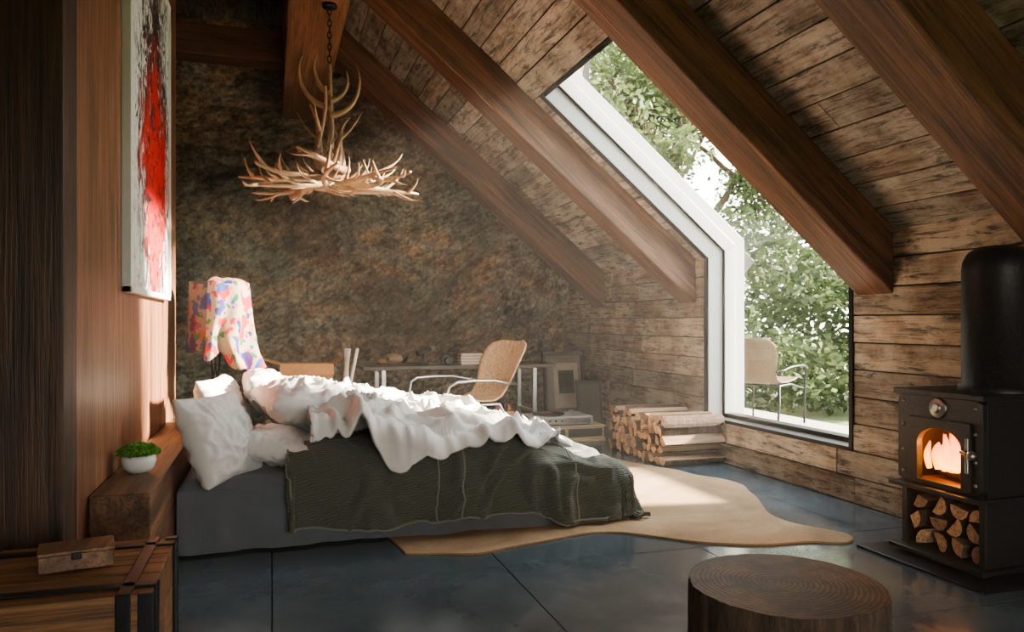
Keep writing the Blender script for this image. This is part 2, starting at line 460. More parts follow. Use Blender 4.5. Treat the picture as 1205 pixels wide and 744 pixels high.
# ---------------------------------------------------------------- rug
pts=[(.60,3.66),(.62,3.60),(.78,3.55),(.93,3.50),(1.12,3.56),(1.293,3.60),(1.55,3.67),(1.70,3.65),(1.82,3.56),(2.0,3.38),(2.14,3.29),(2.32,3.22),(2.55,3.20),(2.70,3.13),(2.80,3.17),(2.83,3.27),(2.75,3.42),(2.70,3.56),(2.71,3.72),(2.78,3.88),(2.88,4.08),(2.95,4.27),(3.02,4.45),(3.0,4.66),(2.90,4.84),(2.87,5.02),(2.82,5.12),(2.76,5.24),(2.66,5.5),(2.60,5.8),(2.66,6.1),(2.62,6.3),(2.42,6.28),(2.2,6.1),(1.9,5.9),(1.5,5.7),(.9,5.6),(.6,5.2),(.5,4.6),(.56,4.0)]
def catmull(P,k=5,closed=True):
    out=[];n=len(P)
    for i in range(n):
        p0,p1,p2,p3=[V((*P[(i+j)%n],0)) for j in (-1,0,1,2)]
        for s in range(k):
            t=s/k
            out.append(.5*((2*p1)+(-p0+p2)*t+(2*p0-5*p1+4*p2-p3)*t*t+(-p0+3*p1-3*p2+p3)*t**3))
    return out
c=catmull(pts)
m=MB(); n=len(c)
m.add([(p.x,p.y,.001) for p in c]+[(p.x,p.y,.011) for p in c],[tuple(range(n-1,-1,-1)),tuple(range(n,2*n))]+[(i,(i+1)%n,(i+1)%n+n,i+n) for i in range(n)],0)
m.build('cowhide_rug',[rug_m()])

# ---------------------------------------------------------------- bed
bed=bpy.data.objects.new('bed',None); bpy.context.collection.objects.link(bed)
m=MB()
x0,x1,y0,y1,zt=-.425,1.80,3.89,5.42,.355
def mt(u,v):
    x=x0+u*(x1-x0); y=y0+v*(y1-y0)
    e=min(min(u,1-u)*(x1-x0),min(v,1-v)*(y1-y0))
    z=zt-.05*(1-min(1,e/.05))**2+.008*noise.noise(V((x*5,y*5,0)))
    if x>1.35: z-=.16*((x-1.35)/.45)
    return (x,y,z)
m.grid(mt,90,60,0)
def sk(axis):
    def f(u,v):
        if axis in (0,2): x=x0+u*(x1-x0)
        else: x=x1 if axis==1 else x0
        top=zt-.05-(.16*((x-1.35)/.45) if x>1.35 else 0)
        z=.012+v*(top-.012)
        if axis==0: y=y0-(.016*math.sin(x*11+3*noise.noise(V((x*2,0,z*2))))+.016*ridged(V((x*6,1,z*5))))*(1-v*.8)*1.2; return (x,y,z)
        if axis==1: return (x1,y0+u*(y1-y0),z)
        if axis==2: return (x,y1,z)
        return (x0,y0+u*(y1-y0),z)
    return f
for ax in range(4): m.grid(sk(ax),110,16,0)
m.build('mattress',[grey_cloth],parent=bed)
m=MB()
m.box((-.645,3.15,0),(-.435,5.4,.46),0)
m.build('headboard_ledge',[W_ledge],bevel=.006)
m=MB()
m.box((-.64,5.45,0),(-.17,5.83,.44),0); m.box((-.165,5.47,.24),(-.155,5.81,.42),0); m.box((-.165,5.47,.03),(-.155,5.81,.22),0)
m.build('nightstand',[W_ledge],bevel=.005)

def drapefn(rx0,rx1,ry0,ry1,top,R,slope=.22,fold=.02,kf=16,seed=0,zmin=.02):
    def fn(a,b):
        nx=min(max(a,rx0),rx1); ny=min(max(b,ry0),ry1)
        dx,dy=a-nx,b-ny; d=math.hypot(dx,dy)
        z=top(nx,ny)
        if d<1e-6: return V((nx,ny,z))
        ux,uy=dx/d,dy/d
        arc=R*math.pi/2
        if d<arc:
            o=R*math.sin(d/R); f=R*(1-math.cos(d/R))
        else:
            o=R+(d-arc)*slope; f=R+(d-arc)*.97
        s=a*uy*-1+b*ux+ (math.atan2(uy,ux))*.2
        w=min(1,d/.35)
        fo=fold*w*(math.sin(kf*s+2*noise.noise(V((s*2,seed,d*2))))+1.2*noise.noise(V((s*7,seed+3,d*3))))
        o+=fo
        zz=z-f
        if zz<zmin:
            o+=(zmin-zz)*.55; zz=zmin+.012*(1+noise.noise(V((a*9,b*9,seed))))
        return V((nx+ux*o,ny+uy*o,zz))
    return fn
def top_g(x,y):
    q=V((x*2.2,y*3.2,1.3))
    z=.425+.035*noise.noise(q)+.025*ridged(q*1.8)
    if x>1.30: t=(x-1.30)/.55; z-=.15*t*t*(3-2*t) if t<1 else .15
    return z
dg=drapefn(.10,1.84,4.03,5.30,top_g,.13,.12,.030,11,1)
m=MB()
A0,A1,B0,B1=.10,1.84+.32,4.03-.44,5.30+.35
def gfn(u,v):
    a=A0+u*(A1-A0); b=B0+v*(B1-B0)
    if v<.25 and u>.6: b+= .15*((u-.6)/.4)**2*(1-v/.25)
    a+= -.06*(1-v)*(1-u)+.02*math.sin(v*9)*(1-u)
    p=dg(a,b)
    q=V((a*3.1-b*1.2,b*2.3+a,3.3)); ww=V((noise.noise(q),noise.noise(q+V((4,4,4))),0))*.8
    k=.050*max(0,ridged(q*1.3+ww))**2+.018*ridged(q*3+ww)+.005*noise.noise(q*6)
    if p.y<4.02: p.y-=k
    else: p.z+=k*.5
    p.y=p.y if p.z>.34 else min(p.y,3.872) if p.x<1.80 and b<4.0 else p.y
    return p
m.grid(gfn,200,170,0)
ob=m.build('quilt',[green_cloth],solid=.018,parent=bed,merge=False)
m=MB()
def pathline(fu):
    pp=[]
    for i in range(90):
        u,v=fu(i/89); p=gfn(u,v); e=.004
        n=(gfn(min(1,u+e),v)-gfn(max(0,u-e),v)).cross(gfn(u,min(1,v+e))-gfn(u,max(0,v-e)))
        if n.length>0: n.normalize()
        pp.append(p+n*.011)
    return pp
for fu in (lambda t:(.0,t*.6),lambda t:(t,.0),lambda t:(1,t),lambda t:(.36,t*.5),lambda t:(.42,t*.5),lambda t:(.72,t*.9)):
    m.tube(pathline(fu),.005,6,0)
m.build('quilt_trim',[green_trim],parent=bed)
def top_w(x,y):
    q=V((x*2.6+y*.9,y*3.6-x*.7,4.1)); w=V((noise.noise(q*.8),noise.noise(q*.8+V((5,5,5))),0))*.9
    h=.470+.085*max(0,ridged(q+w))**3+.050*ridged(q*2.0+w*1.3)**2+.024*ridged(q*4.3+w*2)+.008*noise.noise(q*9)
    h+=.12*math.exp(-((x-.42)/.26)**2)*(1 if y>4.1 else math.exp(-((y-4.1)/.2)**2))
    h+=.04*math.exp(-((x-.9)/.2)**2-((y-4.9)/.3)**2)
    h-=.05*max(0,(x-1.1)/.4)
    return h
dw=drapefn(.2,1.6,4.02,5.28,top_w,.10,.25,.022,18,7)
m=MB()
def wfn(u,v):
    e=1.28+.33*math.exp(-((v-.12)/.22)**2)+.08*math.sin(v*13)+.05*noise.noise(V((v*6,2,2)))
    a=.18+u*(e-.18)
    hang=.14+.15*math.exp(-((a-.58)/.10)**2)+.04*math.sin(a*11)-.20*max(0,a-1.0)
    hang=max(hang,-.03)
    b0=4.02-hang; b=b0+v*(5.45-b0)
    p=dw(a,b)
    if b<4.02:
        p.y-=.055+.02*ridged(V((a*9,b*4,2)))
    ed=min(1,min(1-u,v*1.2)/.06)
    if b>=4.02: p.z=.475+(p.z-.475)*(.35+.65*ed)
    if p.x>1.35: p.z-=.05*(p.x-1.35)/.25
    return p
m.grid(wfn,220,190,0)
m.build('white_duvet',[white_cloth],solid=.022,parent=bed)
def pillow(name,w,h,t,M,seed,sub=0,wr=.012):
    m=MB(); N=56
    def side(sg):
        def fn(u,v):
            a=2*u-1;b=2*v-1
            x=a*(1-.07*math.cos(b*math.pi/2))*w/2; y=b*(1-.07*math.cos(a*math.pi/2))*h/2
            e=max(0,(1-a*a)*(1-b*b))**.40
            q=V((a*2.2,b*2.2,seed+sg)); ww=V((noise.noise(q),noise.noise(q+V((9,9,9))),0))
            z=sg*t/2*e+ e*wr*(ridged(q*1.2+ww)**2*2.2+noise.noise(q*3)*.8)*sg
            rr_=math.hypot(a,b); an=math.atan2(b,a)
            z+=sg*.006*math.sin(an*14+noise.noise(q*2)*4)*max(0,rr_-.5)*2*e**.3
            return (x,y,z)
        return fn
    m.grid(side(1),N,N,0); m.grid(side(-1),N,N,0)
    me=m.build(name,[white_cloth],merge=True)
    me.matrix_world=M
    return me
def TM(loc,rx=0,ry=0,rz=0):
    return Matrix.Translation(loc)@Matrix.Rotation(math.radians(rz),4,'Z')@Matrix.Rotation(math.radians(ry),4,'Y')@Matrix.Rotation(math.radians(rx),4,'X')
pillow('pillow',.46,.48,.20,TM((-.245,4.06,.53),0,66,-30),1)
pillow('pillow.001',.42,.62,.19,TM((-.27,4.90,.58),0,66,-10),2)
pillow('pillow.002',.42,.50,.17,TM((.03,4.22,.455),-4,10,-12),3)
pillow('pillow.003',.62,.60,.22,TM((.24,4.47,.635),3,10,12),4,wr=.022)
pillow('pillow.004',.44,.55,.20,TM((.02,5.0,.64),0,38,5),5,wr=.02)

# ---------------------------------------------------------------- potted plant
m=MB()
cx,cy,cz=-.545,3.60,.46
m.lathe([(0,.0),(.035,.0),(.06,.02),(.07,.05),(.066,.075),(.058,.075),(.055,.05),(0,.045)],28,(cx,cy,cz),0)
for i in range(900):
    a=random.uniform(0,6.28); r=.085*math.sqrt(random.random()); z=cz+.07+.055*math.sqrt(max(0,1-(r/.09)**2))*random.uniform(.5,1)
    p=V((cx+r*math.cos(a),cy+r*math.sin(a),z)); u=V((random.uniform(-1,1),random.uniform(-1,1),random.uniform(-.3,1))).normalized()*.012
    w=u.orthogonal().normalized()*.006
    m.add([p-u,p+w,p+u,p-w],[(0,1,2,3)],1)
m.build('potted_plant',[white_paint,leafB],origin=(cx,cy,cz),recalc=False)

# ---------------------------------------------------------------- chest
m=MB()
x0,x1,y0,y1,zt=-.84,-.29,2.10,2.64,.42
for i in range(6):
    d=(y1-y0)/6; m.box((x0,y0+i*d+.001,zt-.02),(x1,y0+(i+1)*d-.001,zt),0)
for i in range(4):
    m.box((x0,y0,.01+i*.10),(x1,y1,.01+(i+1)*.10-.003),0)
for yy in (y0+.06,y1-.1):
    m.box((x0-.0,yy,zt),(x1+.008,yy+.035,zt+.006),1); m.box((x1,yy,.0),(x1+.008,yy+.035,zt+.006),1)
for xx in (-.80,-.37):
    m.box((xx,y0-.008,0),(xx+.035,y0,zt+.006),1); m.box((xx,y0-.008,zt),(xx+.035,y1,zt+.006),1)
m.box((x1-.03,y0-.006,0),(x1+.006,y0+.03,zt+.004),1); m.box((x1-.03,y1-.03,0),(x1+.006,y1,zt+.004),1)
m.build('wooden_chest',[W_chest,metal_dark],bevel=.004)
m=MB()
M=TM((-.52,2.40,.426),rz=12)
m.box((-.09,-.06,0),(.09,.06,.045),0,M=M); m.box((-.093,-.063,.045),(.093,.063,.055),0,M=M); m.box((-.012,-.066,.03),(.012,-.06,.05),1,M=M)
m.build('wooden_box',[W_ledge,metal_dark],bevel=.003)

# ---------------------------------------------------------------- painting
def art_m():
    m,nt,b=base('abstract_painting',(.8,.8,.78),.6)
    oc=nd(nt,'ShaderNodeTexCoord').outputs['Generated']
    sp=nd(nt,'ShaderNodeSeparateXYZ'); nt.links.new(oc,sp.inputs[0]); y=sp.outputs[1]; z=sp.outputs[2]
    n1=noi(nt,mapn(nt,oc,(1,3,2.3)),1.3,8,.7,1.2); n2=noi(nt,mapn(nt,oc,(1,12,4),(.2,0,0),(3,7,1)),1.3,8,.8,2.5); n3=noi(nt,mapn(nt,oc,(1,6,5),(.6,0,0),(5,1,1)),1.2,8,.8,3)
    n5=noi(nt,mapn(nt,oc,(1,4,9),(.9,0,0),(1,4,8)),1.2,8,.8,2)
    ax=mth(nt,'ABSOLUTE',mth(nt,'SUBTRACT',mth(nt,'ADD',y,mth(nt,'MULTIPLY',mth(nt,'SUBTRACT',n1,.5),.9)),.60))
    zc=mth(nt,'ABSOLUTE',mth(nt,'SUBTRACT',z,.36))
    zk=mth(nt,'ABSOLUTE',mth(nt,'SUBTRACT',z,.42))
    dd=mth(nt,'ADD',mth(nt,'MULTIPLY',ax,1.3),mth(nt,'MULTIPLY',zc,1.3))
    red=ramp(nt,mth(nt,'ADD',dd,mth(nt,'MULTIPLY',mth(nt,'SUBTRACT',n2,.5),2.4)),[(.52,1),(.55,0)])
    dd2=mth(nt,'ADD',mth(nt,'MULTIPLY',ax,1.2),mth(nt,'MULTIPLY',zk,.6))
    blk=ramp(nt,mth(nt,'ADD',dd2,mth(nt,'MULTIPLY',mth(nt,'SUBTRACT',n3,.5),3.2)),[(.52,1),(.55,0)])
    c=mix(nt,(.62,.63,.62),(.30,.34,.33),ramp(nt,n5,[(.48,0),(.7,1)]))
    c=mix(nt,c,(.012,.012,.014),blk)
    c=mix(nt,c,(.50,.010,.008),red)
    c=mix(nt,c,(.02,.01,.01),mth(nt,'MULTIPLY',ramp(nt,n5,[(.52,0),(.56,1)]),blk))
    nt.links.new(c,b.inputs['Base Color']); return m
par=bpy.data.objects.new('wall_painting',None); bpy.context.collection.objects.link(par)
m=MB(); m.box((-.648,3.86,1.27),(-.622,5.24,3.07),0); m.build('canvas',[art_m()],parent=par)
m=MB()
for a,b in (((-.65,3.83,1.24),(-.61,3.86,3.10)),((-.65,5.24,1.24),(-.61,5.27,3.10)),((-.65,3.83,1.24),(-.61,5.27,1.27)),((-.65,3.83,3.07),(-.61,5.27,3.10))): m.box(a,b,0)
m.build('frame',[white_paint],parent=par,bevel=.003)

# ---------------------------------------------------------------- lamp with draped shawl
m=MB()
c=V((-.37,5.60,0))
tilt=Matrix.Translation(c+V((0,0,.90)))@Matrix.Rotation(math.radians(2),4,'Y')
m.lathe([(.190,.0),(.180,.47)],48,(0,0,0),0,M=tilt)
m.lathe([(.193,-.005),(.193,.012)],48,(0,0,0),1,M=tilt); m.lathe([(.183,.455),(.183,.472)],48,(0,0,0),1,M=tilt)
def shawl(u,v):
    a=math.radians(-104+u*128)
    L=.52+.18*u-.06*abs(math.sin(u*7))+.03*math.sin(u*23)
    z=.475-v*L
    fl=max(0,(.475-z-.22))
    r=.203+(.018+.04*fl)*math.sin(u*19+noise.noise(V((u*4,v*2,1)))*3)*(.25+v)+.34*fl*fl+.08*v*u
    return V((r*math.cos(a),r*math.sin(a),z+.012*noise.noise(V((u*8,v*8,3)))))
m.grid(shawl,110,70,3,M=tilt)
def shawl_top(u,v):
    a=math.radians(-104+u*128); r=.183*(1-v)+.02
    return V((r*math.cos(a),r*math.sin(a),.475+.03*math.sin(v*3)*1+.005*math.sin(u*20)))
m.grid(shawl_top,60,10,3,M=tilt)
for k in range(6):
    a=k*math.pi/3+.3
    m.tube([c+V((.10*math.cos(a),.10*math.sin(a),.445)),c+V((.02*math.cos(a+1),.02*math.sin(a+1),.75)),c+V((.04*math.cos(a+1.5),.04*math.sin(a+1.5),.93)),c+V((.0,.0,1.1))],.005,6,1)
m.lathe([(0,0),(.12,0),(.12,.01),(0,.012)],24,(c.x,c.y,.44),1)
m.ball((c.x,c.y,1.13),.035,2,8)
m.build('table_lamp',[floral_m('shaded_floral_lampshade',(.12,.08,.06),.45),metal_dark,cream,floral_m('floral_shawl',(.26,.21,.155),1.0)],origin=c+V((0,0,.44)),recalc=False)  # lampshade is a darkened copy of the floral, shade put into its colour

# ---------------------------------------------------------------- chandelier
m=MB()
C=V((.37,5.29,0))
def curve(p0,p1,p2,p3,n=10):
    return [p0*(1-t)**3+p1*3*t*(1-t)**2+p2*3*t*t*(1-t)+p3*t**3 for t in [i/n for i in range(n+1)]]
def antler(p,dirv,L,lift,side,r=.017,tines=4):
    up=V((0,0,1)); d=dirv.normalized(); s=d.cross(up).normalized()*side
    pts=curve(p,p+d*L*.35+s*L*.16-up*.05,p+d*L*.8+s*L*.30-up*.02,p+d*L*.98+s*L*.08+up*lift,12)
    m.tube(pts,[r*(1-.75*(i/12)**1.5)+.002 for i in range(13)],8,0)
    for k in range(tines):
        i=int(2+k*(9/tines)+random.random()*1.5); i=min(i,10); q=pts[i]
        t=(pts[i+1]-pts[i]).normalized()
        tl=random.uniform(.10,.19)
        o=(up*random.uniform(.2,1.0)+s*random.uniform(-1,1)+d*random.uniform(0,.7)).normalized()
        if random.random()<.3: o.z=-abs(o.z)*.6; o.normalize()
        tp=curve(q,q+o*tl*.4+t*tl*.1,q+o*tl*.7+t*tl*.35,q+o*tl+t*tl*.25+up*tl*.25,7)
        m.tube(tp,[r*.65*(1-(j/7)*.88) for j in range(8)],7,0)
for k in range(15):
    a=2*math.pi*k/15+random.uniform(-.15,.15)
    st=C+V((.12*math.cos(a+2.4),.12*math.sin(a+2.4),2.05+random.uniform(-.06,.10)))
    antler(st,V((math.cos(a),math.sin(a),random.uniform(-.12,.04))),random.uniform(.60,.74),random.uniform(-.04,.06),random.choice((-1,1)),.024,5)
for k in range(4):
    a=2*math.pi*k/4+.5
    st=C+V((.05*math.cos(a),.05*math.sin(a),2.10))
    e=C+V((.13*math.cos(a+.8),.13*math.sin(a+.8),2.48+.09*(k%3)))
    pts=curve(st,st+V((.14*math.cos(a),.14*math.sin(a),.1)),C+V((.02*math.cos(a+1),.02*math.sin(a+1),2.4)),e,12)
    m.tube(pts,[.026*(1-.7*(i/12)**1.5) for i in range(13)],8,0)
    for i in (3,7):
        q=pts[i]; o=V((math.cos(a+i),math.sin(a+i),.6)).normalized(); tl=.18
        m.tube(curve(q,q+o*tl*.4,q+o*tl*.7+V((0,0,.03)),q+o*tl+V((0,0,.09)),6),[.014*(1-j/6*.88) for j in range(7)],7,0)
m.tube([C+V((0,0,2.0)),C+V((.01,.01,2.4)),C+V((0,0,2.84))],[.024,.022,.014],8,0)
for i,(dx,l) in enumerate(((.20,.34),(-.20,.32),(.12,.2),(-.10,.24))):
    b=C+V((0,0,2.50+.05*i)); m.tube(curve(b,b+V((dx*.8,.02,.02)),b+V((dx*1.2,0,l*.6)),b+V((dx*.9,-.03,l)),9),[.024*(1-j/9*.85) for j in range(10)],8,0)
z=2.85;k=0
while z<3.22:
    R=Matrix.Rotation(math.pi/2*(k%2),4,'Z')
    ring=[C+V((0,0,z+.03))+R@V((.012*math.cos(t),0,.026*math.sin(t))) for t in [i*math.pi/6 for i in range(12)]]
    m.tube(ring,.004,6,1,closed=True); z+=.040;k+=1
m.lathe([(0,0),(.05,.0),(.05,.02),(0,.03)],16,(C.x,C.y,3.225),1)
m.build('antler_chandelier',[bone,metal_dark],origin=C+V((0,0,2.0)))

# ---------------------------------------------------------------- desk
m=MB()
m.box((.80,7.15,.655),(2.70,7.80,.69),0)
for xx in (1.0,2.5):
    for yy in (7.22,7.72):
        m.box((xx-.02,yy-.02,0),(xx+.02,yy+.02,.655),1)
    m.box((xx-.02,7.22,.62),(xx+.02,7.72,.655),1); m.box((xx-.015,7.22,.2),(xx+.015,7.72,.23),1)
m.build('desk',[W_desk,steel],bevel=.004)
m=MB()
m.ball((1.12,7.42,.75),(.10,.065,.055),0,10); m.ball((1.02,7.42,.722),(.06,.04,.03),0,8); m.ball((1.07,7.38,.75),(.02,.02,.02),1,6)
for i in range(5): m.tube([(1.0+.02*i,7.39,.69),(1.0+.02*i,7.39,.72)],.005,5,0)
m.build('animal_skull',[bone,black])
m=MB()
m.lathe([(0,0),(.06,0),(.05,.02),(.012,.03),(.012,.10),(0,.10)],16,(1.42,7.45,.69),0)
m.tube([(1.36,7.42,.80),(1.50,7.48,.84)],[.03,.022],12,0); m.tube([(1.50,7.48,.84),(1.54,7.5,.85)],[.028,.028],12,1)
m.build('small_telescope',[black,steel])
m=MB()
m.box((1.58,7.36,.69),(1.70,7.42,.77),0); m.tube([(1.64,7.36,.73),(1.64,7.30,.73)],.028,14,1); m.box((1.61,7.37,.77),(1.67,7.41,.79),0)
m.build('camera_on_desk',[black,metal_dark],bevel=.004)
m=MB()
cols=[plain('book_red',(.35,.08,.05)),plain('book_tan',(.5,.32,.17)),plain('book_green',(.1,.15,.1))]
z=.69
for i in range(4):
    h=.028; w=random.uniform(-.02,.02)
    m.box((1.76+w,7.28,z),(1.99+w,7.45,z+.004),i%3); m.box((1.765+w,7.285,z+.004),(1.985+w,7.445,z+h-.004),3); m.box((1.76+w,7.28,z+h-.004),(1.99+w,7.45,z+h),i%3); z+=h
m.build('book_stack',cols+[cream])
m=MB(); m.box((-.05,6.35,.0),(.68,6.85,.03),0); m.box((-.05,6.35,.55),(.68,6.85,.58),0)
for x in (-.05,.64):
    for y in (6.35,6.81): m.box((x,y,.03),(x+.04,y+.04,.55),0)
m.build('side_table',[W_desk],bevel=.004)
m=MB(); x0,x1,y0,y1=.06,.48,6.42,6.78
m.box((x0,y0,.58),(x1,y1,.588),0)
for a,b in (((x0,y0,.58),(x1,y0+.008,.76)),((x0,y1-.008,.58),(x1,y1,.76)),((x0,y0,.58),(x0+.008,y1,.76)),((x1-.008,y0,.58),(x1,y1,.76))): m.box(a,b,0)
m.para((x0,y0,.76),(0,y1-y0,0),(-.13,0,.04),(.004,0,.006),0); m.para((x1,y0,.76),(0,y1-y0,0),(.07,0,.05),(.004,0,.006),0)
m.para((x0,y0,.76),(x1-x0,0,0),(0,-.06,-.08),(0,.004,.006),0)
m.build('cardboard_box',[card])
m=MB()
for (x,y,dx,r) in ((.58,6.55,.03,.018),(.61,6.62,-.01,.016),(.62,6.48,.05,.014)):
    m.tube([(x,y,.58),(x+dx*1.2,y,.90-r)],r,14,0)
m.build('paper_rolls',[cream])

# ---------------------------------------------------------------- chair
def chair(name,loc,heading,s=1.0,mats=None):
    m=MB()
    prof=[(-.30,.455),(-.27,.475),(-.15,.455),(.0,.435),(.12,.43),(.20,.45),(.27,.51),(.33,.60),(.385,.70),(.43,.79),(.46,.86),(.468,.89)]
    wid=[.20,.235,.25,.25,.235,.22,.225,.25,.275,.27,.23,.14]
    cv=[.0,.005,.01,.015,.02,.03,.05,.07,.085,.075,.055,.03]
    def f(u,v):
        t=u*(len(prof)-1); i=min(int(t),len(prof)-2); k=t-i
        x=prof[i][0]*(1-k)+prof[i+1][0]*k; z=prof[i][1]*(1-k)+prof[i+1][1]*k
        w=wid[i]*(1-k)+wid[i+1]*k; c=cv[i]*(1-k)+cv[i+1]*k
        b=2*v-1
        tx,tz=prof[i+1][0]-prof[i][0],prof[i+1][1]-prof[i][1]; L=math.hypot(tx,tz); nx,nz=-tz/L,tx/L
        cc=c*b*b
        return (x+nx*cc,b*w,z+nz*cc)
    m.grid(f,44,20,0); 
    for sd in (-1,1):
        y=.25*sd
        fr=[(-.33,y*1.12,.0),(-.33,y*1.12,.30),(-.345,y*1.15,.50),(-.33,y*1.2,.57),(-.27,y*1.22,.60),(-.12,y*1.22,.605),(.06,y*1.22,.60),(.20,y*1.15,.57),(.30,y*1.02,.56)]
        m.tube(fr,.011,10,1)
        m.tube([(.33,y*1.12,.0),(.24,y*1.05,.25),(.16,y*.9,.41),(-.1,y*.9,.415),(-.33,y*1.1,.36)],.011,10,1)
    m.tube([(-.1,-.23,.415),(-.1,.23,.415)],.010,8,1); m.tube([(.16,-.23,.41),(.16,.23,.41)],.010,8,1)
    ob=m.build(name,mats or [W_ply,steel],recalc=False,solid=0)
    md=ob.modifiers.new('solid','SOLIDIFY'); md.thickness=.012
    ob.location=loc; ob.rotation_euler=(0,0,heading); ob.scale=(s,s,s)
    return ob
chair('armchair',(1.54,6.18,0),math.radians(18),1.06)
chair('reflection_armchair',(4.85,6.75,.059),math.radians(-150),1.0,[plain('dark_wicker',(.14,.095,.055),.7,nz=.8,nsc=70),metal_dark])  # chair added outside to stand in for the armchair's reflection in the pane

# ---------------------------------------------------------------- turntable etc.
m=MB()
m.box((2.20,6.55,.0),(2.97,6.98,.03),0)
m.box((2.21,6.56,.03),(2.96,6.97,.135),0); m.box((2.23,6.552,.045),(2.57,6.56,.12),1); m.box((2.60,6.552,.045),(2.94,6.56,.12),1)
m.box((2.20,6.55,.135),(2.97,6.98,.15),0)
m.build('media_crate',[wood('light_crate_wood',(.3,.2,.12),(.6,.45,.3),'X',.5,.2),black],bevel=.003)
m=MB()
m.box((2.26,6.58,.15),(2.84,6.94,.165),1); m.box((2.25,6.57,.165),(2.85,6.95,.235),0)
m.box((2.27,6.562,.175),(2.83,6.57,.225),2)
m.lathe([(0,0),(.145,0),(.15,.006),(.15,.016),(0,.018)],36,(2.48,6.76,.237),1); m.lathe([(0,0),(.05,0),(.05,.003),(0,.003)],24,(2.48,6.76,.256),3)
m.tube([(2.74,6.88,.236),(2.74,6.88,.27)],.016,12,2); m.tube([(2.74,6.88,.27),(2.72,6.74,.272),(2.61,6.66,.265)],.007,8,2)
for i in range(4): m.tube([(2.36+i*.06,6.565,.20),(2.36+i*.06,6.55,.20)],.009,10,1)
m.build('record_player',[plain('grey_plastic',(.42,.41,.39),.4),black,steel,cols[0]],bevel=0)
m=MB()
A=V((2.80,7.72,.0)); ux=V((.50,.06,0)); uz=V((0,.14,.78))
nn=ux.cross(uz).normalized()*-.022
if nn.y>0: nn=-nn
m.para(A,ux,uz,nn*.6,0)
for o,a,b in ((A,ux,uz*.05),(A+uz*.95,ux,uz*.05),(A,ux*.07,uz),(A+ux*.93,ux*.07,uz)): m.para(o+nn*.6,a,b,nn*.5,0)
m.para(A+ux*.07+uz*.05+nn*.6,ux*.86,uz*.90,nn*.05,1)
m.para(A+ux*.25+uz*.22+nn*.66,ux*.6,uz*.62,nn*.05,2)
m.para(A+ux*.36+uz*.42+nn*.72,ux*.38,uz*.32,nn*.05,0)
m.build('framed_picture',[black,plain('grey_print',(.20,.18,.16)),plain('pale_print',(.5,.46,.4))])
m=MB()
A=V((3.02,7.35,0)); ux=V((.30,.05,0)); uz=V((0,.07,.50)); 
nn=V((0,-.018,0))
m.para(A,ux,uz,nn,0); m.para(A+ux*.1+uz*.08+nn,ux*.8,uz*.84,nn*.2,1)
m.build('framed_picture.001',[black,plain('dark_print',(.06,.05,.045))])
m=MB()
m.box((1.92,6.75,.0),(2.14,7.0,.28),0); 
m.build('paper_box',[card],bevel=.004)
m=MB()
for i in range(5): m.box((1.94+i*.036,6.78,.283),(1.965+i*.036,6.97,.34+.01*(i%2)),i%3)
m.build('folders',[plain('folder_black',(.02,.02,.03)),cols[0],plain('folder_blue',(.05,.1,.2))])

# ---------------------------------------------------------------- firewood
def splitlog(m,x0,x1,y,z,r,kind,rot):
    if kind==0:
        P=[(0,-.0)]+[(math.cos(a),math.sin(a)) for a in [math.radians(t) for t in (-0,25,50,75,100)]]
        P=[(p[0]-.45,p[1]-.45) for p in P]; P=[(a*1.35,b*1.35) for a,b in P]; arc=range(1,5)
    elif kind==1:
        P=[(math.cos(math.radians(t)),math.sin(math.radians(t))) for t in range(0,181,30)]
        P=[(a*1.08,(b-.4)*1.2) for a,b in P]; arc=range(0,6)
    else:
        P=[(math.cos(math.radians(t))*random.uniform(.88,1),math.sin(math.radians(t))*random.uniform(.88,1)) for t in range(0,360,36)]; arc=range(10)
    c,s=math.cos(rot),math.sin(rot); n=len(P)
    Q=[(y+r*(a*c-b*s),z+r*(a*s+b*c)) for a,b in P]
    rn=random.random()
    d0=random.uniform(-.02,.0); 
    vs=[(x0+d0,a,b) for a,b in Q]+[(x1+d0*.3,a,b) for a,b in Q]
    m.add(vs,[tuple(range(n)),tuple(range(2*n-1,n-1,-1))],0,rn)
    for i in range(n):
        m.add([vs[i],vs[(i+1)%n],vs[(i+1)%n+n],vs[i+n]],[(0,1,2,3)],2 if i in arc else 1,rn)
def pile(name,x0,x1,y0,y1,z0,nrow,r,trim=0):
    m=MB(); z=z0+r; 
    for k in range(nrow):
        sp=2*r*.99; n=int((y1-y0)/sp); off=(k%2)*r
        for i in range(n-(k%2)):
            yy=y0+r+i*sp+off
            if trim and k==nrow-1 and random.random()<.2: continue
            splitlog(m,x0+random.uniform(0,.03),x1,yy,z,r,random.choice((0,0,0,1,1)),random.uniform(0,6.28))
        z+=2*r*.82
    return m.build(name,[log_end,log_side,bark],recalc=True)
pile('firewood_pile',2.82,3.36,5.16,6.20,.0,5,.046,1)

